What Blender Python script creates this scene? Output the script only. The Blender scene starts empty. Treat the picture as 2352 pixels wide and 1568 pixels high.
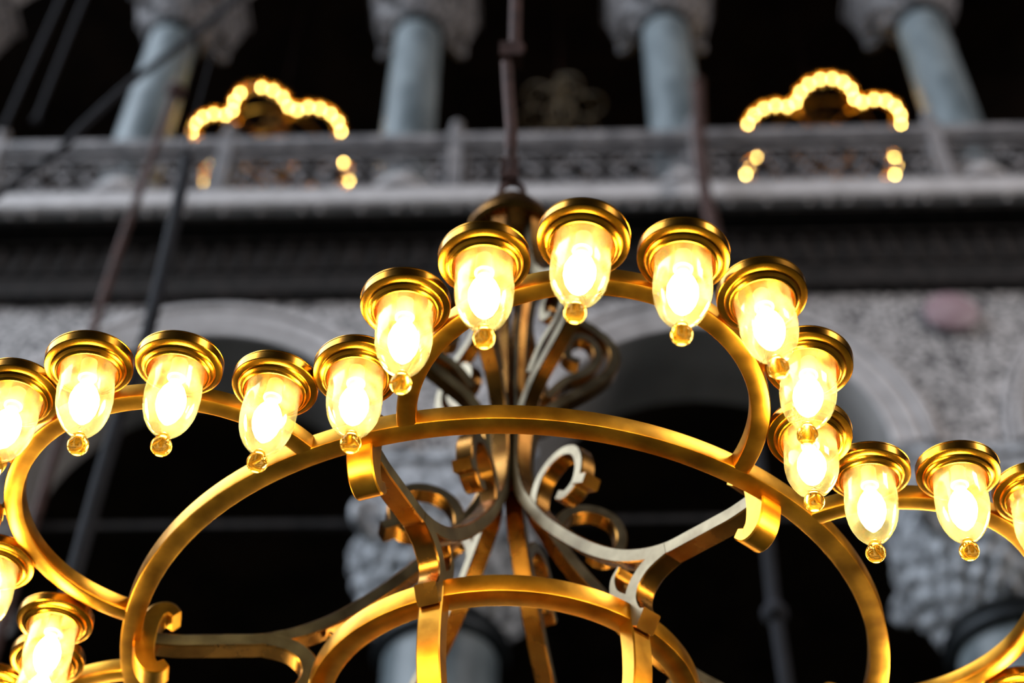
import bpy, bmesh, math, random
from math import sin, cos, pi, radians, hypot, atan2, sqrt
from mathutils import Vector, Matrix, Euler

random.seed(7)
SC = bpy.context.scene
COL = SC.collection

# ------------------------------------------------------------------ camera
CAM_Z = 1.6
PITCH, ROLL = 0.8476207, 0.0149826
cam_d = bpy.data.cameras.new('camera')
cam = bpy.data.objects.new('camera', cam_d)
COL.objects.link(cam)
cam_d.sensor_width = 36.0
cam_d.lens = 57.626
cam_d.clip_end = 200
fwd = Vector((0, cos(PITCH), sin(PITCH)))
up0 = Vector((0, -sin(PITCH), cos(PITCH)))
right0 = Vector((1, 0, 0))
# photo x axis = cos r * X - ..., i.e. the camera is rolled by ROLL
rx = right0 * cos(ROLL) + up0 * sin(ROLL)
ux = -right0 * sin(ROLL) + up0 * cos(ROLL)
m = Matrix((rx, ux, -fwd)).transposed().to_4x4()
m.translation = (0, 0, CAM_Z)
cam.matrix_world = m
cam_d.dof.use_dof = True
cam_d.dof.focus_distance = 3.58
cam_d.dof.aperture_fstop = 1.42
SC.camera = cam

# ------------------------------------------------------------------ world, daylight, exposure
SC.view_settings.view_transform = 'Standard'
SC.view_settings.look = 'None'
SC.view_settings.gamma = 1.0
SC.view_settings.use_curve_mapping = False
SC.view_settings.exposure = 0.0
w = bpy.data.worlds.new('nave_gloom')
SC.world = w
w.use_nodes = True
w.node_tree.nodes['Background'].inputs[0].default_value = (0.55, 0.70, 1.0, 1)
w.node_tree.nodes['Background'].inputs[1].default_value = 0.012

def area(name, loc, target, size, energy, color):
    d = bpy.data.lights.new(name, 'AREA')
    d.shape = 'RECTANGLE'; d.size, d.size_y = size
    d.energy = energy; d.color = color
    o = bpy.data.objects.new(name, d); COL.objects.link(o)
    o.location = loc
    o.rotation_euler = (Vector(target) - Vector(loc)).to_track_quat('-Z', 'Y').to_euler()
    return o
# daylight from the high windows of the nave, left and behind the camera
area('side_window_daylight', (-24, 1, 30), (0, 9.0, 13), (30, 22), 13500, (0.80, 0.89, 1.0))
area('south_window_daylight', (21, -9, 22), (3, 10.5, 13), (8, 6), 2900, (1.0, 0.93, 0.90))

# ------------------------------------------------------------------ materials
def new_mat(name):
    mt = bpy.data.materials.new(name); mt.use_nodes = True
    nt = mt.node_tree
    for n in list(nt.nodes):
        if n.type != 'OUTPUT_MATERIAL': nt.nodes.remove(n)
    out = [n for n in nt.nodes if n.type == 'OUTPUT_MATERIAL'][0]
    return mt, nt, out

def principled(name, c1, c2, scale=8.0, rough=(0.4, 0.6), metallic=0.0, bump=0.0, bscale=None, tex='NOISE', detail=4, contrast=(0.35, 0.65), stretch=(1,1,1)):
    mt, nt, out = new_mat(name)
    N, L = nt.nodes, nt.links
    p = N.new('ShaderNodeBsdfPrincipled'); L.new(p.outputs[0], out.inputs[0])
    tc = N.new('ShaderNodeTexCoord')
    mp = N.new('ShaderNodeMapping'); mp.inputs['Scale'].default_value = stretch
    L.new(tc.outputs['Object'], mp.inputs[0])
    if tex == 'VORONOI':
        t = N.new('ShaderNodeTexVoronoi'); t.inputs['Scale'].default_value = scale
        fac = t.outputs['Distance']
    else:
        t = N.new('ShaderNodeTexNoise'); t.inputs['Scale'].default_value = scale; t.inputs['Detail'].default_value = detail
        fac = t.outputs['Fac']
    L.new(mp.outputs[0], t.inputs['Vector'])
    r = N.new('ShaderNodeValToRGB')
    r.color_ramp.elements[0].position, r.color_ramp.elements[1].position = contrast
    r.color_ramp.elements[0].color = (*c1, 1); r.color_ramp.elements[1].color = (*c2, 1)
    L.new(fac, r.inputs[0]); L.new(r.outputs[0], p.inputs['Base Color'])
    mr = N.new('ShaderNodeMapRange')
    mr.inputs['To Min'].default_value, mr.inputs['To Max'].default_value = rough
    L.new(fac, mr.inputs[0]); L.new(mr.outputs[0], p.inputs['Roughness'])
    p.inputs['Metallic'].default_value = metallic
    if bump:
        b = N.new('ShaderNodeBump'); b.inputs['Strength'].default_value = bump; b.inputs['Distance'].default_value = 0.05
        t2 = t
        if bscale:
            t2 = N.new('ShaderNodeTexNoise'); t2.inputs['Scale'].default_value = bscale; L.new(mp.outputs[0], t2.inputs['Vector'])
            fac = t2.outputs['Fac']
        L.new(fac, b.inputs['Height']); L.new(b.outputs[0], p.inputs['Normal'])
    return mt

M = {}
M['brass'] = principled('polished_brass', (0.50, 0.215, 0.02), (0.88, 0.44, 0.05), 11, (0.22, 0.42), 1.0, contrast=(0.3, 0.7))
M['holder'] = principled('spun_brass', (0.48, 0.20, 0.015), (0.72, 0.33, 0.03), 20, (0.20, 0.30), 1.0)
M['bronze'] = principled('aged_brass', (0.30, 0.12, 0.022), (0.56, 0.27, 0.06), 9, (0.20, 0.34), 1.0)
M['sawn'] = principled('pale_sawn_brass', (0.14, 0.11, 0.065), (0.25, 0.21, 0.135), 12, (0.32, 0.48), 0.9)
M['iron'] = principled('rusty_iron', (0.05, 0.025, 0.02), (0.13, 0.07, 0.06), 10, (0.6, 0.85), 0.5)
M['cable'] = principled('dark_cable', (0.014, 0.014, 0.018), (0.028, 0.028, 0.035), 6, (0.85, 0.95))
M['marble_green'] = principled('green_grey_marble', (0.08, 0.105, 0.118), (0.36, 0.415, 0.44), 2.2, (0.35, 0.5), 0, stretch=(1, 1, 0.5), contrast=(0.3, 0.72))
M['marble_white'] = principled('weathered_white_marble', (0.56, 0.52, 0.51), (0.80, 0.75, 0.74), 5, (0.5, 0.7), 0, bump=0.25, contrast=(0.3, 0.7))
M['soffit'] = principled('plain_pale_marble', (0.34, 0.32, 0.305), (0.52, 0.49, 0.47), 1.3, (0.5, 0.6))
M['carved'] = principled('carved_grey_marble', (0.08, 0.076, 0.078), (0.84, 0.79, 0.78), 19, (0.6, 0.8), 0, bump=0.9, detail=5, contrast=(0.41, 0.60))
M['capital'] = principled('carved_capital_marble', (0.16, 0.165, 0.18), (0.74, 0.76, 0.80), 9, (0.55, 0.75), 0, bump=0.7, contrast=(0.38, 0.60))
M['frieze'] = principled('shade_darkened_frieze', (0.010, 0.008, 0.007), (0.038, 0.029, 0.026), 7, (0.9, 0.98), 0, bump=0.4, contrast=(0.4, 0.65), stretch=(1.6, 1, 0.7))  # shadow below the cornice is put into this dark marble
M['porphyry'] = principled('rose_porphyry', (0.40, 0.26, 0.29), (0.52, 0.37, 0.40), 6, (0.4, 0.5))
M['parapet'] = principled('weathered_parapet_stone', (0.17, 0.16, 0.165), (0.38, 0.35, 0.35), 6, (0.5, 0.7), 0, bump=0.3)
M['inner'] = principled('shade_dark_masonry', (0.020, 0.012, 0.008), (0.055, 0.032, 0.020), 1.2, (0.7, 0.9))  # gloom of the unlit interior is put into this dark brown
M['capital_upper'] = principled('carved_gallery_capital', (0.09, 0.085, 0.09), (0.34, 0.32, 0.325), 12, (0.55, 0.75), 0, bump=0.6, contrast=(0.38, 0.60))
M['pale_gilt'] = principled('pale_worn_gilt', (0.38, 0.32, 0.23), (0.60, 0.52, 0.40), 9, (0.5, 0.7))
M['floor'] = principled('dark_green_carpet', (0.018, 0.028, 0.026), (0.045, 0.055, 0.048), 1.5, (0.4, 0.6))
M['collar'] = principled('dark_bronze_collar', (0.02, 0.024, 0.027), (0.05, 0.055, 0.06), 5, (0.4, 0.6), 0.6)
M['socket'] = principled('cream_porcelain', (0.75, 0.68, 0.5), (0.85, 0.78, 0.6), 20, (0.3, 0.4))

def glow(name, color, strength):
    mt, nt, out = new_mat(name)
    e = nt.nodes.new('ShaderNodeEmission')
    e.inputs[0].default_value = (*color, 1); e.inputs[1].default_value = strength
    nt.links.new(e.outputs[0], out.inputs[0]); return mt
M['bulb'] = glow('lit_warm_bulb', (1.0, 0.80, 0.37), 76)
M['bulb_far'] = glow('lit_warm_bulb_gallery', (1.0, 0.66, 0.20), 75)
M['glint_pane'] = glow('distant_window_glint', (0.62, 0.78, 1.0), 4.0)  # glow for the glints of distant windows

def glass_mat():
    mt, nt, out = new_mat('halo_hazed_glass')
    N, L = nt.nodes, nt.links
    tr = N.new('ShaderNodeBsdfTransparent'); tr.inputs[0].default_value = (0.985, 0.945, 0.76, 1)
    gl = N.new('ShaderNodeBsdfGlossy'); gl.inputs['Roughness'].default_value = 0.04
    tl = N.new('ShaderNodeBsdfTranslucent'); tl.inputs[0].default_value = (0.98, 0.99, 0.60, 1)  # translucent share puts the haze of the bulb's halo into the glass
    lw = N.new('ShaderNodeLayerWeight'); lw.inputs[0].default_value = 0.35
    mr = N.new('ShaderNodeMapRange'); mr.inputs['To Min'].default_value = 0.03; mr.inputs['To Max'].default_value = 0.75
    L.new(lw.outputs['Facing'], mr.inputs[0])
    pw = N.new('ShaderNodeMath'); pw.operation = 'POWER'; pw.inputs[1].default_value = 2.2
    L.new(lw.outputs['Facing'], pw.inputs[0]); L.new(pw.outputs[0], mr.inputs[0])
    tc = N.new('ShaderNodeTexCoord'); nz = N.new('ShaderNodeTexNoise'); nz.inputs['Scale'].default_value = 22; nz.inputs['Detail'].default_value = 5
    oi = N.new('ShaderNodeObjectInfo'); add = N.new('ShaderNodeVectorMath'); add.operation = 'ADD'
    L.new(tc.outputs['Object'], add.inputs[0]); L.new(oi.outputs['Location'], add.inputs[1]); L.new(add.outputs[0], nz.inputs['Vector'])
    dr = N.new('ShaderNodeMapRange'); dr.inputs['From Min'].default_value = 0.35; dr.inputs['From Max'].default_value = 0.7
    dr.inputs['To Min'].default_value = 0.02; dr.inputs['To Max'].default_value = 0.11
    L.new(nz.outputs['Fac'], dr.inputs[0])
    bp = N.new('ShaderNodeBump'); bp.inputs['Strength'].default_value = 0.25; bp.inputs['Distance'].default_value = 0.004
    L.new(nz.outputs['Fac'], bp.inputs['Height']); L.new(bp.outputs[0], gl.inputs['Normal'])
    m1 = N.new('ShaderNodeMixShader'); L.new(dr.outputs[0], m1.inputs[0]); L.new(tr.outputs[0], m1.inputs[1]); L.new(tl.outputs[0], m1.inputs[2])
    m2 = N.new('ShaderNodeMixShader'); L.new(mr.outputs[0], m2.inputs[0]); L.new(m1.outputs[0], m2.inputs[1]); L.new(gl.outputs[0], m2.inputs[2])
    L.new(m2.outputs[0], out.inputs[0]); return mt
M['glass'] = glass_mat()
def solid_glass():
    mt, nt, out = new_mat('amber_solid_glass')
    g = nt.nodes.new('ShaderNodeBsdfGlass'); g.inputs['IOR'].default_value = 1.48; g.inputs['Roughness'].default_value = 0.02
    g.inputs['Color'].default_value = (0.97, 0.86, 0.50, 1)
    t = nt.nodes.new('ShaderNodeBsdfTranslucent'); t.inputs[0].default_value = (0.95, 0.55, 0.08, 1)
    mx = nt.nodes.new('ShaderNodeMixShader'); mx.inputs[0].default_value = 0.09
    nt.links.new(g.outputs[0], mx.inputs[1]); nt.links.new(t.outputs[0], mx.inputs[2])
    nt.links.new(mx.outputs[0], out.inputs[0]); return mt
M['finial_glass'] = solid_glass()

# ------------------------------------------------------------------ helpers
def link(name, mesh, mat, parent=None, smooth=True):
    o = bpy.data.objects.new(name, mesh); COL.objects.link(o)
    if mat is not None and not mesh.materials: mesh.materials.append(M[mat])
    if parent: o.parent = parent
    return o
def finish(name, bm, mat, parent=None, smooth=None):
    bmesh.ops.recalc_face_normals(bm, faces=bm.faces)
    me = bpy.data.meshes.new(name); bm.to_mesh(me); bm.free()
    if smooth is not None:
        for p in me.polygons: p.use_smooth = True
        try: me.set_sharp_from_angle(angle=radians(smooth))
        except Exception: pass
    if mat == 'bronze': me.materials.append(M['bronze']); me.materials.append(M['sawn'])
    return link(name, me, mat, parent)
def empty(name, loc, rz=0.0):
    o = bpy.data.objects.new(name, None); COL.objects.link(o)
    o.empty_display_size = 0.2; o.location = loc; o.rotation_euler = (0, 0, rz); return o
def tag(o, label, cat, group=None):
    o['label'] = label; o['category'] = cat
    if group: o['group'] = group
    return o
def struct(o):
    o['kind'] = 'structure'; return o
def lathe(bm, prof, seg=48, c=(0, 0, 0), closed=False, rfun=None):
    rings = []
    for r, z in prof:
        if r < 1e-6: rings.append([bm.verts.new((c[0], c[1], c[2] + z))]); continue
        ring = []
        for i in range(seg):
            a = 2 * pi * i / seg
            rr = rfun(r, z, a) if rfun else r
            ring.append(bm.verts.new((c[0] + rr * cos(a), c[1] + rr * sin(a), c[2] + z)))
        rings.append(ring)
    pairs = list(zip(rings, rings[1:]))
    if closed: pairs.append((rings[-1], rings[0]))
    for A, B in pairs:
        for i in range(seg):
            j = (i + 1) % seg
            if len(A) == 1 and len(B) == 1: continue
            if len(A) == 1: bm.faces.new((A[0], B[i], B[j]))
            elif len(B) == 1: bm.faces.new((A[i], B[0], A[j]))
            else: bm.faces.new((A[i], B[i], B[j], A[j]))
def box(bm, x0, x1, y0, y1, z0, z1):
    v = [bm.verts.new((x, y, z)) for x in (x0, x1) for y in (y0, y1) for z in (z0, z1)]
    for f in ((0,1,3,2),(4,6,7,5),(0,4,5,1),(2,3,7,6),(0,2,6,4),(1,5,7,3)): bm.faces.new([v[i] for i in f])
def frustum(bm, x0, x1, y0, y1, z0, X0, X1, Y0, Y1, z1):
    v = [bm.verts.new(p) for p in ((x0,y0,z0),(x1,y0,z0),(x1,y1,z0),(x0,y1,z0),(X0,Y0,z1),(X1,Y0,z1),(X1,Y1,z1),(X0,Y1,z1))]
    for f in ((0,3,2,1),(4,5,6,7),(0,1,5,4),(1,2,6,5),(2,3,7,6),(3,0,4,7)): bm.faces.new([v[i] for i in f])
def bar_profile(r0, r1, z0, z1, b=0.004):
    """closed rectangle with softened corners, as (radius, z)"""
    return [(r0+b, z0), (r1-b, z0), (r1-b*0.3, z0+b*0.3), (r1, z0+b), (r1, z1-b), (r1-b, z1), (r0+b, z1), (r0, z1-b), (r0, z0+b), (r0+b*0.3, z0+b*0.3)]
def arc_bar(bm, prof, c, a0, a1, seg, full=False):
    rings = []
    n = seg if full else seg + 1
    for i in range(n):
        a = a0 + (a1 - a0) * i / seg
        rings.append([bm.verts.new((c[0] + r * sin(a), c[1] - r * cos(a), c[2] + z)) for r, z in prof])
    K = len(prof)
    for i in range(n if full else n - 1):
        A, B = rings[i], rings[(i + 1) % n]
        for k in range(K):
            l = (k + 1) % K
            bm.faces.new((A[k], A[l], B[l], B[k]))
    if not full:
        bm.faces.new(rings[0]); bm.faces.new(list(reversed(rings[-1])))
def smooth_path(P, n=6):
    out = []
    for i in range(len(P) - 1):
        p0 = P[max(i-1, 0)]; p1 = P[i]; p2 = P[i+1]; p3 = P[min(i+2, len(P)-1)]
        for k in range(n):
            t = k / n
            out.append(tuple(0.5*((2*p1[d]) + (-p0[d]+p2[d])*t + (2*p0[d]-5*p1[d]+4*p2[d]-p3[d])*t*t + (-p0[d]+3*p1[d]-3*p2[d]+p3[d])*t**3) for d in range(len(p1))))
    out.append(tuple(P[-1])); return out
def flat_bar(bm, path, az, width, thick, taper=None, n=6, shift=0.0):
    """forged flat bar lying in the vertical plane of azimuth az; path in (radius, z)"""
    e = Vector((sin(az), -cos(az), 0)); nn = Vector((cos(az), sin(az), 0)); zz = Vector((0, 0, 1))
    P = smooth_path(path, n); K = len(P); rings = []
    for i, (r, z) in enumerate(P):
        a = P[max(i-1, 0)]; b = P[min(i+1, K-1)]
        t = Vector((b[0]-a[0], b[1]-a[1])); t.normalize(); q = Vector((-t[1], t[0]))
        th = thick * (taper(i/(K-1)) if taper else 1.0) / 2; wd = width / 2; bv = 0.0035
        ring = []
        for sx, sy in ((-wd, -th+bv), (-wd+bv, -th), (wd-bv, -th), (wd, -th+bv), (wd, th-bv), (wd-bv, th), (-wd+bv, th), (-wd, th-bv)):
            rr, z2 = r + q[0]*sy, z + q[1]*sy
            ring.append(bm.verts.new(e*rr + nn*(sx+shift) + zz*z2))
        rings.append(ring)
    for A, B in zip(rings, rings[1:]):
        for k in range(8):
            l = (k+1) % 8; f = bm.faces.new((A[k], A[l], B[l], B[k]))
            if k in (3, 7): f.material_index = 1          # sawn side faces of the bar
    bm.faces.new(rings[0]); bm.faces.new(list(reversed(rings[-1])))
def tube(bm, pts, r, seg=12, cap=True):
    rings = []
    K = len(pts); pts = [Vector(p) for p in pts]
    for i, p in enumerate(pts):
        t = (pts[min(i+1, K-1)] - pts[max(i-1, 0)]).normalized()
        a = t.orthogonal().normalized() if i == 0 else (rings_u - t * rings_u.dot(t)).normalized()
        rings_u = a; b = t.cross(a)
        rr = r(i) if callable(r) else r
        rings.append([bm.verts.new(p + (a*cos(2*pi*k/seg) + b*sin(2*pi*k/seg))*rr) for k in range(seg)])
    for A, B in zip(rings, rings[1:]):
        for k in range(seg):
            l = (k+1) % seg; bm.faces.new((A[k], A[l], B[l], B[k]))
    if cap: bm.faces.new(rings[0]); bm.faces.new(list(reversed(rings[-1])))
def torus(bm, c, R, r, u, v, seg=24, sub=8, sx=1.0, sy=1.0):
    u, v = Vector(u), Vector(v); n = u.cross(v); c = Vector(c); rings = []
    for i in range(seg):
        a = 2*pi*i/seg; d = u*cos(a)*sx + v*sin(a)*sy
        rings.append([bm.verts.new(c + d*R + (d.normalized()*cos(2*pi*k/sub) + n*sin(2*pi*k/sub))*r) for k in range(sub)])
    for i in range(seg):
        A, B = rings[i], rings[(i+1) % seg]
        for k in range(sub):
            l = (k+1) % sub; bm.faces.new((A[k], A[l], B[l], B[k]))
def copy_tree(o, parent=None, depth=0):
    c = o.copy(); COL.objects.link(c)
    if parent: c.parent = parent
    for ch in o.children: copy_tree(ch, c)
    return c

# ------------------------------------------------------------------ setting frame: the nave arcade stands a little askew to the camera
YAW = -0.04
FY = 10.5
def fp(x, y, z):
    """point given along the arcade (x), depth y, height z -> world"""
    yy = y - FY
    return Vector((x*cos(YAW) - yy*sin(YAW), FY + x*sin(YAW) + yy*cos(YAW), z))
def put(o, x=0, y=FY, z=0, rz=0):
    o.location = fp(x, y, z); o.rotation_euler = (0, 0, YAW + rz); return o

# floor, walls and ceiling
bm = bmesh.new(); box(bm, -22, 22, -20, 24, -0.2, 0.0)
struct(finish('floor', bm, 'floor'))

LCOL = [-5.59, -0.62, 4.35, 9.32]          # lower columns
UCOL = [-7.62, -4.44, -1.28, 1.88, 5.12, 8.3]
ARC = [(a+b)/2 for a, b in zip(LCOL, LCOL[1:])]
SPR, AR = 12.50, 1.70                        # springing height and radius
def low_z(x):
    for c in ARC:
        if abs(x-c) < AR: return SPR + sqrt(max(AR*AR-(x-c)**2, 0))
    return SPR - 0.10
bm = bmesh.new()
xs = [-8.6]
while xs[-1] < 9.9: xs.append(xs[-1] + 0.05)
for c in ARC: xs += [c-AR, c-AR+0.004, c+AR-0.004, c+AR]
xs = sorted(xs)
front, back = 0.50, 1.50
cols = []
for x in xs:
    zl = low_z(x if not any(abs(abs(x-c)-AR) < 1e-6 for c in ARC) else x)
    cols.append([bm.verts.new(p) for p in ((x, front, zl), (x, front, 14.78), (x, back, zl), (x, back, 14.78))])
for A, B in zip(cols, cols[1:]):
    bm.faces.new((A[0], B[0], B[1], A[1])); bm.faces.new((A[2], A[3], B[3], B[2]))
    f = bm.faces.new((A[0], A[2], B[2], B[0])); f.material_index = 1
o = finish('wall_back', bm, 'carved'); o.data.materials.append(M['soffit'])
put(o); struct(o)

# archivolt mouldings
for i, c in enumerate(ARC):
    bm = bmesh.new()
    def band(r0, r1, d, seg=64):
        prof = [(r0, 0), (r1, 0), (r1, d-0.012), (r1-0.012, d), (r0+0.012, d), (r0, d-0.012)]
        rings = []
        for k in range(seg+1):
            a = pi*k/seg
            rings.append([bm.verts.new((c + r*cos(a), front - dd, SPR + r*sin(a))) for r, dd in prof])
        for A, B in zip(rings, rings[1:]):
            for q in range(len(prof)):
                l = (q+1) % len(prof); bm.faces.new((A[q], A[l], B[l], B[q]))
    band(AR+0.0, AR+0.13, 0.05); band(AR+0.15, AR+0.30, 0.075); band(AR+0.33, AR+0.40, 0.11); band(AR+0.44, AR+0.48, 0.06)
    o = finish('trim_%d' % (i+1), bm, 'marble_white', smooth=40); put(o); struct(o)

# frieze under the gallery ledge, cornice shadow put into its dark colour
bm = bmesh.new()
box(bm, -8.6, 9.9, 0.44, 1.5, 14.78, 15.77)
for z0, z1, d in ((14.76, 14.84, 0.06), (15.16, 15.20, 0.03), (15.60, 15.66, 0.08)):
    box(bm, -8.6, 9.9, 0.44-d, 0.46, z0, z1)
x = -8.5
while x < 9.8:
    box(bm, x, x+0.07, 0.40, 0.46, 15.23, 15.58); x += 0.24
box(bm, -8.6, 9.9, 0.14, 0.60, 15.72, 15.778)  # ledge underside, its shade put into the dark colour
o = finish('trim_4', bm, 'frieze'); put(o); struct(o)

# gallery ledge (cornice)
bm = bmesh.new()
prof = [(0.0, 16.04), (0.0, 15.84), (0.03, 15.80), (0.10, 15.79), (0.16, 15.78), (0.60, 15.78), (0.60, 16.04)]
A = [bm.verts.new((-8.6, y, z)) for y, z in prof]; B = [bm.verts.new((9.9, y, z)) for y, z in prof]
for k in range(len(prof)):
    l = (k+1) % len(prof); bm.faces.new((A[k], A[l], B[l], B[k]))
bm.faces.new(A); bm.faces.new(list(reversed(B)))
x = -8.4
while x < 9.8:                                # egg ornaments under the ledge
    bmesh.ops.create_uvsphere(bm, u_segments=10, v_segments=6, radius=0.032, matrix=Matrix.Translation((x + random.uniform(-.03, .03), 0.09, 15.775)))
    x += random.choice((0.21, 0.21, 0.42))
o = finish('trim_5', bm, 'marble_white'); put(o); struct(o)

# gallery floor, dark interior of gallery and aisle
bm = bmesh.new(); box(bm, -8.6, 9.9, 0.60, 9.5, 15.7, 16.10)
o = finish('floor_gallery', bm, 'inner'); put(o); struct(o)
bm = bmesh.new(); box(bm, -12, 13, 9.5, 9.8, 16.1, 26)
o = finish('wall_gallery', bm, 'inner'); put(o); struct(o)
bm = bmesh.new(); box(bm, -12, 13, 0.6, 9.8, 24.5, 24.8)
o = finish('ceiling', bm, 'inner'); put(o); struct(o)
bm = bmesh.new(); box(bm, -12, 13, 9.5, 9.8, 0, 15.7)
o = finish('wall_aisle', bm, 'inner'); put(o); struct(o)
# tall dark side walls closing the gallery and aisle
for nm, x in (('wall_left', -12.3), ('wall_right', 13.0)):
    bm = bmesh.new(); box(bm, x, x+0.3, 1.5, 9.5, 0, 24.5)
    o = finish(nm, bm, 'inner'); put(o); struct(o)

# ------------------------------------------------------------------ lower columns with basket capitals
def carve(r, z, a):
    return r + 0.035*sin(11*a + z*16)*sin(z*14 + 2.0) + 0.02*sin(23*a - z*22)
lower_labels = ['grey green marble column under the arches, cut off at the lower left, mostly behind the lamps',
                'grey green marble column with basket capital seen behind the centre of the chandelier',
                'grey green marble column with swirled leaf basket capital at the lower right']
def lower_column():
    root = empty('arcade_column', (0, 0, 0))
    bm = bmesh.new(); lathe(bm, [(0, 0.55), (0.56, 0.55), (0.56, 0.75), (0.53, 0.8), (0.545, 4), (0.50, 10.46), (0, 10.46)], 64)
    finish('shaft', bm, 'marble_green', root, 50)
    bm = bmesh.new(); box(bm, -0.75, 0.75, -0.75, 0.75, 0, 0.3); lathe(bm, [(0, .3), (.72, .3), (.75, .38), (.66, .46), (.62, .5), (.62, .56), (0, .56)], 48)
    finish('base', bm, 'marble_white', root, 50)
    bm = bmesh.new()
    lathe(bm, [(0.48, 10.44), (0.58, 10.44), (0.60, 10.48), (0.58, 10.53), (0.55, 10.55), (0.60, 10.59), (0.57, 10.64), (0.54, 10.66), (0.48, 10.66)], 64)
    finish('neck_collar', bm, 'collar', root, 50)
    bm = bmesh.new()
    prof = []
    for k in range(40):
        t = k/39; z = 10.66 + 1.06*t
        r = 0.52 + 0.36*sin(t*pi/2)**0.8 if t < 0.85 else 0.875 - 0.06*(t-0.85)/0.15
        prof.append((r, z))
    lathe(bm, [(0, 10.66)] + prof + [(0, 11.72)], 160, rfun=lambda r, z, a: carve(r, z, a) if 10.7 < z < 11.62 else r)
    finish('capital', bm, 'capital', root, 60)
    bm = bmesh.new()
    for sx in (-1, 1):
        for sy in (-1, 1):
            for R in (0.17, 0.10):
                d = Vector((sx, sy, 0)).normalized()
                torus(bm, Vector((sx*0.64, sy*0.64, 11.52)), R, 0.055, d, (0, 0, 1))
    finish('volutes', bm, 'capital', root, 60)
    bm = bmesh.new()
    frustum(bm, -0.70, 0.70, -0.55, 0.55, 11.72, -0.80, 0.80, -0.58, 0.58, 12.30)
    box(bm, -0.84, 0.84, -0.62, 0.62, 12.30, 12.40)
    box(bm, -0.74, 0.74, -0.60, 0.60, 11.78, 11.84)
    finish('impost_block', bm, 'capital', root)
    return root
lc = lower_column()
for i, x in enumerate(LCOL[:3]):
    o = lc if i == 0 else copy_tree(lc)
    put(o, x, FY+1.0); tag(o, lower_labels[i], 'column', 'columns of the lower arcade')

# upper columns
upper_labels = ['gallery column at the upper left corner of which only the carved capital edge shows',
                'leaning blue grey gallery column furthest left, behind the left glowing chandelier and black cable',
                'blue grey gallery column just right of the left glowing chandelier',
                'blue grey gallery column standing between the iron chandelier rod and the right glowing chandelier',
                'blue grey gallery column at the upper right, right of the right glowing chandelier']
def upper_column():
    root = empty('gallery_column', (0, 0, 0))
    bm = bmesh.new(); lathe(bm, [(0, 16.45), (0.335, 16.45), (0.325, 16.6), (0.315, 17.5), (0.295, 19.92), (0, 19.92)], 48)
    finish('shaft', bm, 'marble_green', root, 50)
    bm = bmesh.new(); box(bm, -0.40, 0.40, -0.34, 0.40, 16.04, 16.20); lathe(bm, [(0, 16.24), (.40, 16.24), (.42, 16.29), (.38, 16.34), (.36, 16.38), (.37, 16.42), (.34, 16.47), (0, 16.47)], 40)
    finish('base', bm, 'marble_white', root, 50)
    bm = bmesh.new(); lathe(bm, [(0.28, 19.86), (0.34, 19.87), (0.355, 19.92), (0.34, 19.98), (0.31, 20.0), (0.28, 20.0)], 48)
    finish('neck_collar', bm, 'collar', root, 50)
    bm = bmesh.new()
    prof = [(0, 20.0)] + [(0.32 + 0.24*sin(k/15*pi/2), 20.0 + 0.5*k/15) for k in range(16)] + [(0, 20.5)]
    lathe(bm, prof, 96, rfun=lambda r, z, a: r + (0.02*sin(9*a+z*20) if 20.03 < z < 20.45 else 0))
    for sx in (-1, 1):
        for sy in (-1, 1):
            torus(bm, Vector((sx*0.46, sy*0.46, 20.36)), 0.11, 0.05, Vector((sx, sy, 0)).normalized(), (0, 0, 1), 16, 6)
    finish('capital', bm, 'capital_upper', root, 60)
    bm = bmesh.new(); frustum(bm, -0.56, 0.56, -0.56, 0.56, 20.5, -0.70, 0.70, -0.62, 0.62, 21.2); box(bm, -0.74, 0.74, -0.66, 0.66, 21.2, 21.35)
    finish('impost_block', bm, 'capital_upper', root)
    return root
uc = upper_column()
for i, x in enumerate(UCOL[:5]):
    o = uc if i == 0 else copy_tree(uc)
    put(o, x, FY+0.42+0.02); tag(o, upper_labels[i], 'column', 'columns of the gallery')
# arcade wall above the gallery columns
UA = [(a+b)/2 for a, b in zip(UCOL, UCOL[1:])]
bm = bmesh.new(); xs = []; x = -8.6
while x < 9.9: xs.append(x); x += 0.08
def lz(x):
    for c in UA:
        if abs(x-c) < 1.02: return 21.35 + sqrt(1.02**2-(x-c)**2)
    return 21.35
cols = [[bm.verts.new(p) for p in ((x, 0.0, lz(x)), (x, 0.0, 24.5), (x, 0.9, lz(x)), (x, 0.9, 24.5))] for x in xs]
for A, B in zip(cols, cols[1:]):
    bm.faces.new((A[0], B[0], B[1], A[1])); bm.faces.new((A[2], A[3], B[3], B[2])); bm.faces.new((A[0], A[2], B[2], B[0]))
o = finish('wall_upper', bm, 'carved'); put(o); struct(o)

# roundel on the right spandrel, tie rods
bm = bmesh.new()
lathe(bm, [(0, -0.05), (0.25, -0.05), (0.27, -0.035), (0.27, 0.02), (0, 0.02)], 48)
o = finish('stone_roundel', bm, 'porphyry', smooth=40)
o.location = fp(4.45, FY+front-0.055, 14.34); o.rotation_euler = Euler((radians(-90), 0, YAW), 'XYZ')
tag(o, 'round rose coloured stone disc set in the carved grey wall at the right', 'wall ornament')
for i, (c, lab) in enumerate(zip(ARC, ('thin iron tie bar across the dark arch at the left', 'thin iron tie bar across the dark arch right of centre'))):
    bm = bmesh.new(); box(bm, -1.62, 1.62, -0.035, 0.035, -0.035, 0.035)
    o = finish('tie_bar', bm, 'frieze'); put(o, c, FY+1.0, 12.05); tag(o, lab, 'tie bar', 'iron tie bars of the lower arches')

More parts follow.
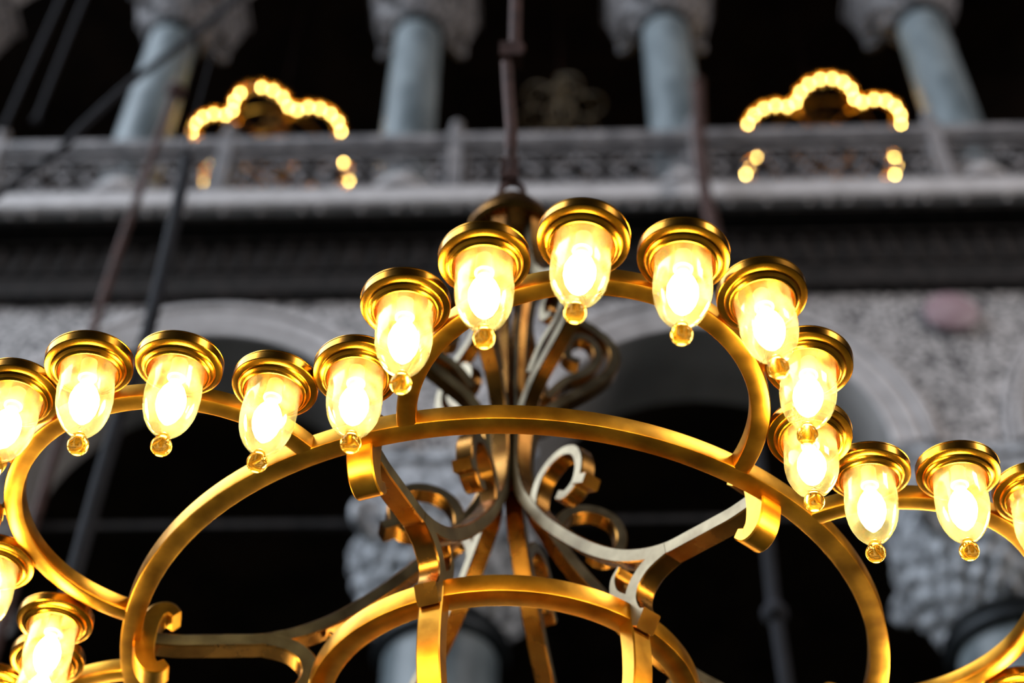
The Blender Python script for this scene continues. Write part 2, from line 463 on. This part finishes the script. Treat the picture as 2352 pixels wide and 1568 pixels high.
# ------------------------------------------------------------------ gallery balustrade
rail = empty('gallery_balustrade', fp(0, FY+0.10, 16.05), YAW)
tag(rail, 'openwork grey stone balustrade with posts along the gallery ledge', 'balustrade')
X0, X1 = -8.4, 9.6
bm = bmesh.new(); box(bm, X0, X1, -0.07, 0.07, 0.92, 1.06); box(bm, X0, X1, -0.055, 0.055, 0.89, 0.92)
finish('handrail', bm, 'parapet', rail)
bm = bmesh.new(); box(bm, X0, X1, -0.04, 0.04, 0.72, 0.77)
finish('upper_rail', bm, 'parapet', rail)
bm = bmesh.new(); box(bm, X0, X1, -0.07, 0.07, 0.0, 0.08)
finish('bottom_rail', bm, 'parapet', rail)
posts = [-8.3, -5.93, -3.28, -0.67, 2.03, 4.70, 7.3, 9.5]
for px in posts:
    bm = bmesh.new()
    box(bm, px-0.075, px+0.075, -0.085, 0.085, 0, 1.08)
    lathe(bm, [(0, 1.08), (0.10, 1.08), (0.11, 1.12), (0.05, 1.17), (0.035, 1.22), (0.06, 1.27), (0.075, 1.32), (0.05, 1.37), (0, 1.39)], 20, (px, 0, 0))
    finish('post', bm, 'parapet', rail, 40)
for a, b in zip(posts, posts[1:]):
    bm = bmesh.new(); a2, b2 = a+0.075, b-0.075; n = max(1, round((b2-a2)/0.60)); s = (b2-a2)/n
    zc, hh = 0.40, 0.32
    for k in range(n):
        c = a2 + s*(k+0.5)
        torus(bm, (c, 0, zc), 0.13, 0.018, (1, 0, 0), (0, 0, 1), 16, 6)
        for ang in range(4):
            t = pi/4 + ang*pi/2
            torus(bm, (c + cos(t)*s*0.34, 0, zc + sin(t)*0.215), 0.088, 0.016, (cos(t), 0, sin(t)), (-sin(t), 0, cos(t)), 12, 5, 1.3, 0.75)
        for sx in (-1, 1):
            tube(bm, [(c+sx*s/2, 0, zc-hh), (c+sx*s*0.42, 0, zc-0.1), (c+sx*0.1, 0, zc)], 0.013, 5)
            tube(bm, [(c+sx*s/2, 0, zc+hh), (c+sx*s*0.42, 0, zc+0.1), (c+sx*0.1, 0, zc)], 0.013, 5)
    for sgn in (0, 1):
        xx = a2+0.05 if sgn == 0 else b2-0.05
        box(bm, xx-0.016, xx+0.016, -0.03, 0.03, 0.08, 0.72)
    finish('openwork_panel', bm, 'parapet', rail, 60)

# ------------------------------------------------------------------ chandelier parts
PHI = 0.16799
CEN = Vector((-0.006, 3.5396, CAM_Z + 2.6189))
SLOT = [radians(-83 + 23.7*j) for j in range(8)]
LOFF = {(-1,4):(1.6,.001,0,0),(-1,5):(-.6,.005,4.8,5.6),(-1,6):(-2.5,-.006,-1.2,6.4),(-1,7):(-2.7,.003,-3.2,2.9),(0,0):(-.1,0,1.4,-1.6),(0,1):(1.2,-.004,.9,4.5),
        (0,2):(.5,-.006,1.3,3.7),(0,3):(.1,.003,-5.4,1.3),(0,4):(-.3,-.004,-4.5,3.9),(0,5):(-1.9,.002,2.3,-.6),(0,6):(-.7,-.003,-8.,-1.1),(0,7):(.2,-.009,-5.4,-5.5),
        (1,0):(.8,-.009,-3.8,5.9),(1,1):(.1,-.008,-3.9,4.0),(-1,0):(-2.0,.001,1.5,1),(-1,1):(1.7,-.02,2,1)}

def lamp_proto(bulb='bulb', detail=True):
    seg = 64 if detail else 20
    bm = bmesh.new()
    lathe(bm, [(0, .044), (.012, .044), (.014, .034), (.030, .030), (.040, .023), (.086, .0195), (.0915, .0185), (.0945, .0160), (.0948, .0135), (.0935, .0128), (.0935, .0118), (.0945, .0110), (.0945, -.0070), (.0932, -.0090),
               (.0895, -.0108), (.0840, -.0122), (.0800, -.0126), (.0785, -.0145), (.0775, -.0175), (.0745, -.0200), (.0710, -.0215), (.0690, -.0245), (.0668, -.0262), (.0648, -.0262),
               (.0635, -.0235), (.0620, -.0120), (.0600, -.0010), (.0560, .0050), (.0480, .0085), (.0465, .0075), (.0300, .0090), (0, .0090)], seg)
    hold = finish('lamp_holder', bm, 'holder', None, 25)
    if detail:
        bm = bmesh.new()
        lathe(bm, [(.0600, -.0100), (.0588, -.0250), (.0590, -.0500), (.0602, -.0750), (.0602, -.0950), (.0588, -.1150), (.0552, -.1350), (.0490, -.1530), (.0400, -.1700), (.0290, -.1840), (.0180, -.1940), (.0115, -.1985), (.0105, -.2020)], seg)
        finish('glass_shade', bm, 'glass', hold, 80)
        bm = bmesh.new()
        prof = [(0, -.1930), (.0100, -.1945), (.0125, -.1985), (.0118, -.2025)]
        prof += [(.0225*sin(t), -.2240 + .0225*cos(t)) for t in [0.62 + (pi-0.62)*k/16 for k in range(16)]] + [(0, -.2465)]
        lathe(bm, prof, 40)
        f = finish('glass_finial', bm, 'finial_glass', hold, 80)
        bm = bmesh.new()
        lathe(bm, [(0, .009), (.017, .009), (.017, -.028), (.0205, -.030), (.0205, -.038), (.015, -.040), (.0135, -.050), (0, -.050)], 32)
        finish('bulb_socket', bm, 'socket', hold, 40)
        bm = bmesh.new()
        lathe(bm, [(0, -.048), (.0100, -.050), (.0150, -.058), (.0245, -.074), (.0310, -.094), (.0315, -.112), (.0270, -.132), (.0190, -.149), (.0080, -.162), (0, -.165)], 24)
        finish('bulb', bm, bulb, hold, 80)
        bm = bmesh.new(); box(bm, -.112, -.060, -.011, .011, .014, .026); lathe(bm, [(0, .026), (.009, .026), (.009, .036), (0, .038)], 6, (-.095, 0, 0))
        finish('mounting_arm', bm, 'holder', hold)
    else:
        bm = bmesh.new()
        lathe(bm, [(.06, -.01), (.059, -.05), (.059, -.10), (.045, -.153), (.017, -.19), (.022, -.215), (.012, -.24), (0, -.246)], 16)
        finish('glass_shade', bm, 'glass', hold, 80)
        bm = bmesh.new()
        lathe(bm, [(0, -.034), (.013, -.048), (.0178, -.080), (.0130, -.115), (0, -.141)], 10)
        finish('bulb', bm, bulb, hold, 80)
    return hold

ARM = [(0.925, .020), (.86, .022), (.806, .030), (.720, .044), (.636, .060), (.549, .097), (.461, .155), (.369, .240), (.272, .350), (.184, .466), (.127, .562), (.083, .650), (.058, .760), (.056, .850), (.066, .930)]
UPPER = [(.066, .930), (.090, 1.01), (.138, 1.09), (.208, 1.157), (.272, 1.220), (.325, 1.290), (.345, 1.370), (.320, 1.440), (.255, 1.500), (.185, 1.550), (.135, 1.640), (.115, 1.760), (.115, 1.960)]
CLASP = [(.872, .100), (.895, .118), (.922, .105), (.936, .065), (.940, .020), (.936, -.022), (.922, -.058), (.897, -.072), (.874, -.055)]
CURL = [(.140, .535), (.146, .590), (.172, .640), (.220, .668), (.275, .668), (.320, .635), (.335, .575), (.318, .520), (.275, .500), (.245, .520)]
BRACE = [(.640, .058), (.598, .054), (.560, .043), (.525, .014), (.510, -.030), (.522, -.078), (.542, -.096)]
THORN = [(.512, -.030), (.480, -.005), (.452, .035), (.450, .080), (.474, .108)]
RIB = [(.490, -.055), (.492, -.100), (.496, -.170), (.490, -.260), (.458, -.370), (.390, -.470), (.290, -.550), (.160, -.600), (.06, -.610)]
ICURL = [(.120, 1.13), (.175, 1.215), (.250, 1.275), (.288, 1.350), (.268, 1.425), (.222, 1.440), (.185, 1.390), (.190, 1.330), (.225, 1.320)]
LINK = [(.060, .90), (.045, 1.10), (.050, 1.35), (.075, 1.60), (.100, 1.80), (.115, 1.96)]

def bracket_parts(az, root):
    bm = bmesh.new(); flat_bar(bm, ARM, az, .054, .039)
    arm = finish('scroll_arm', bm, 'bronze', root, 35)
    bm = bmesh.new(); flat_bar(bm, CLASP, az, .064, .046, lambda t: 0.62+0.6*sin(pi*t)); finish('ring_clasp', bm, 'brass', arm, 35)
    bm = bmesh.new(); flat_bar(bm, CURL, az, .050, .036, lambda t: 1.0-0.1*t)
    flat_bar(bm, [(.318, .525), (.360, .500)], az, .056, .036, n=2); finish('lower_scroll', bm, 'bronze', arm, 35)
    bm = bmesh.new(); flat_bar(bm, BRACE, az, .056, .040, lambda t: 1.0+0.35*t); flat_bar(bm, THORN, az, .050, .044, lambda t: 1.2-0.95*t); finish('ring_brace', bm, 'bronze', arm, 35)
    bm = bmesh.new(); flat_bar(bm, UPPER, az, .050, .038); finish('upper_scroll', bm, 'bronze', arm, 35)
    bm = bmesh.new(); flat_bar(bm, ICURL, az, .046, .032); flat_bar(bm, LINK, az, .034, .026); finish('inner_scroll', bm, 'bronze', arm, 35)

def build_frame(root):
    bm = bmesh.new(); arc_bar(bm, bar_profile(.9493, 1.0, 0, .047), (0, 0, 0), 0, 2*pi, 192, True)
    finish('main_ring', bm, 'brass', root, 35)
    for k in range(6):
        a = PHI + k*pi/3
        bm = bmesh.new()
        arc_bar(bm, bar_profile(.3715, .4167, 0.0005, .0462, .007), (.9988*sin(a), -.9988*cos(a), 0), a-radians(102.5), a+radians(102.5), 96)
        finish('lobe_ring', bm, 'brass', root, 35)
    bm = bmesh.new(); arc_bar(bm, bar_profile(.452, .511, -.084, -.032, .003), (0, 0, 0), 0, 2*pi, 144, True)
    finish('inner_ring', bm, 'brass', root, 35)
    for k in range(6):
        bracket_parts(PHI + pi/6 + k*pi/3, root)
        bm = bmesh.new(); flat_bar(bm, RIB, PHI + pi/6 + k*pi/3, .060, .046); finish('basket_rib', bm, 'brass', root, 35)
    bm = bmesh.new()
    lathe(bm, [(0, -.640), (.03, -.638), (.05, -.62), (.075, -.61), (.075, -.595), (.04, -.585), (0, -.58)], 32)
    finish('bottom_boss', bm, 'brass', root, 40)
    bm = bmesh.new()
    lathe(bm, [(0, 1.95), (.09, 1.93), (.150, 1.925), (.162, 1.94), (.160, 1.965), (.140, 2.00), (.128, 2.04), (.10, 2.085), (.06, 2.115), (.035, 2.13), (.03, 2.15), (0, 2.155)], 48)
    finish('crown', bm, 'bronze', root, 40)
    bm = bmesh.new()
    torus(bm, (-.002, 0, 2.205), .055, .013, (1, 0, 0), (0, 0, 1), 28, 10, .75, 1.1)
    finish('shackle', bm, 'iron', root, 60)

ch = empty('ring_chandelier', CEN)
tag(ch, 'large sharp brass ring chandelier with lit glass lamps and scrolled brackets in the foreground', 'chandelier')
build_frame(ch)
proto = lamp_proto()
first = True
for k in range(-2, 4):
    a = PHI + k*pi/3
    for j in range(8):
        da, dR, tx, ty = LOFF.get((k, j), (random.uniform(-1, 1), 0, random.uniform(-4, 3), random.uniform(-1, 4)))
        t = a + SLOT[j] + radians(da); R = .518 + dR
        o = proto if first else copy_tree(proto)
        first = False
        o.parent = ch
        o.location = (.9988*sin(a) + R*sin(t), -.9988*cos(a) - R*cos(t), 0.0)
        v = Vector((sin(radians(tx)), sin(radians(ty)), -1)).normalized()
        tilt = Vector((0, 0, -1)).rotation_difference(v)
        o.rotation_mode = 'QUATERNION'
        o.rotation_quaternion = tilt @ Euler((0, 0, t - pi/2)).to_quaternion()

# suspension rod of the foreground chandelier
rod = empty('suspension_rod', CEN + Vector((-.012, 0, 2.30)))
tag(rod, 'rusty brown iron rod with a knuckle joint from which the foreground chandelier hangs', 'rod')
bm = bmesh.new(); tube(bm, [(0.0, 0, 0.0), (0.004, 0, .06), (0, 0, .12), (0.004, 0, .30), (-.012, 0, .62), (-.022, 0, .86)], .024, 10)
box(bm, -.034, .034, -.02, .02, -.02, .10)
finish('lower_link', bm, 'iron', rod, 40)
bm = bmesh.new(); box(bm, -.050, .042, -.035, .035, .80, .90); bmesh.ops.create_uvsphere(bm, u_segments=12, v_segments=8, radius=.035, matrix=Matrix.Translation((.02, 0, .90)))
finish('knuckle', bm, 'iron', rod, 40)
bm = bmesh.new(); tube(bm, [(.012, 0, .86), (.014, 0, 2.0), (.02, 0, 30.0)], .026, 12)
finish('upper_rod', bm, 'iron', rod, 40)

# ------------------------------------------------------------------ the two lit chandeliers in the gallery, one unlit
far_lamp = lamp_proto('bulb_far', False)
fl_used = False
def far_chandelier(loc, s, ph, label, lit=True, group=None, unlit=()):
    global fl_used
    root = empty('ring_chandelier', loc); root.scale = (s, s, s); root.rotation_euler = (0, 0, ph - PHI)
    tag(root, label, 'chandelier', group)
    for p in ch.children:
        nm = p.name.split('.')[0]
        if nm == 'lamp_holder': continue
        if nm in ('main_ring', 'lobe_ring', 'inner_ring', 'basket_rib', 'crown', 'scroll_arm', 'bottom_boss'):
            c = p.copy(); COL.objects.link(c); c.parent = root
            for g in p.children:
                if g.name.split('.')[0] in ('upper_scroll', 'lower_scroll', 'ring_clasp'):
                    d = g.copy(); COL.objects.link(d); d.parent = c
    for k in range(6):
        a = PHI + k*pi/3
        for j in range(8):
            if not lit: continue
            t = a + SLOT[j]
            dark = (k, j) in unlit
            if not fl_used: o = far_lamp; fl_used = True
            else: o = copy_tree(far_lamp)
            o.parent = root
            o.location = (.9988*sin(a) + .518*sin(t), -.9988*cos(a) - .518*cos(t), 0)
            if dark:
                for g in list(o.children):
                    if g.name.startswith('bulb'): bpy.data.objects.remove(g)
    if not lit:
        for c in root.children_recursive:
            c.data = c.data.copy()
            for q in range(len(c.data.materials)): c.data.materials[q] = M['pale_gilt']
    rodm = bmesh.new(); tube(rodm, [(0, 0, 2.1), (0, 0, 7.4)], .03, 8)
    finish('hanging_rod', rodm, 'iron', root, 40)
    return root
bpy.context.view_layer.update()
far_chandelier((-3.129, 12.2, 17.395+CAM_Z), .692, -.10, 'blurred lit chandelier with glowing lamps in the gallery at the upper left', unlit=((0, 3),))
far_chandelier((4.001, 12.2, 17.738+CAM_Z), .715, -.09, 'blurred lit chandelier with glowing lamps in the gallery at the upper right')
far_chandelier((.60, 12.0, 19.75), .42, .2, 'small unlit chandelier of pale scrolls above the balustrade right of the iron rod', lit=False)

# ------------------------------------------------------------------ hanging cables and rods in the nave
def cable(name, pts, r, mat, label, knots=()):
    base = Vector(pts[0]); bm = bmesh.new()
    P = smooth_path([tuple(Vector(p)-base) for p in pts], 4)
    tube(bm, P, r, 10)
    for kz in knots:
        bmesh.ops.create_uvsphere(bm, u_segments=12, v_segments=8, radius=(.045 if callable(r) else r)*1.9, matrix=Matrix.Translation(Vector(kz)-base))
    o = finish(name, bm, mat, smooth=60); o.location = base
    return tag(o, label, 'cable')
cable('hanging_cable', [(-2.09, 6, 13.2), (-2.09, 6, 10.4), (-2.07, 6, 10.1), (-2.05, 6, 9.74), (-2.02, 6, 8.4), (-2.06, 6, 7.3), (-2.05, 6, 3)], (lambda i: .006 if i < 5 else .010 if i < 7 else .040), 'cable', 'thick dark cable hanging in front of the ledge left of centre')
cable('sagging_cable', [(-1.35, 7, 16.2), (-2.37, 7, 13.82), (-2.7, 7, 13.11), (-3.01, 7, 12.52), (-3.26, 7, 11.91), (-3.36, 7, 11.59), (-3.63, 7, 11.12), (-4.2, 7, 10.2), (-6, 7, 8.0)], .030, 'cable', 'black cable running diagonally across the leftmost gallery column')
cable('hanging_rod', [(-3.02, 8, 26), (-3.02, 8, 14.2), (-3.02, 8, 13.95), (-3.06, 8, 12.69), (-3.10, 8, 10.91), (-3.10, 8, 6.0)], (lambda i: .006 if i < 8 else .035), 'iron', 'thin brown rod hanging before the balustrade below the left gallery column', [(-3.02, 8, 13.95)])
cable('hanging_rod', [(2.06, 10.1, 26), (2.06, 10.1, 17.8), (2.06, 10.1, 17.50), (1.98, 10.1, 15.73), (2.04, 10.1, 14.6)], (lambda i: .006 if i < 8 else .07), 'iron', 'brown rod with a knobbed top before the balustrade right of centre', [(2.06, 10.1, 17.52)])
cable('hanging_rod', [(1.70, 8, 9.6), (1.68, 8, 8.83), (1.66, 8, 8.14), (1.67, 8, 7.6), (1.67, 8, 3)], .045, 'cable', 'dark link rod with a knot hanging in the black arch at the lower right', [(1.66, 8, 8.14)])
cable('hanging_cable', [(-4.90, 9, 19), (-4.93, 9, 17.2), (-4.95, 9, 14.83)], .022, 'cable', 'thin grey cable at the far upper left corner', [(-4.95, 9, 14.83)])
cable('hanging_cable', [(-4.66, 9, 19), (-4.68, 9, 17), (-4.67, 9, 14.95)], .022, 'cable', 'thin grey cable beside the corner one, with a pale knot at its foot', [(-4.67, 9, 14.95)])

# bluish window glints deep in the gallery, put in as glowing panes
for i, (x, z, ww, hh) in enumerate(((-5.35, 22.9, .12, .12), (-5.25, 22.45, .12, .12), (-6.35, 22.7, .22, .35))):
    bm = bmesh.new(); box(bm, -ww/2, ww/2, 0, .04, -hh/2, hh/2)
    o = finish('window_glint_%d' % (i+1), bm, 'glint_pane'); put(o, x, FY+9.46, z); struct(o)
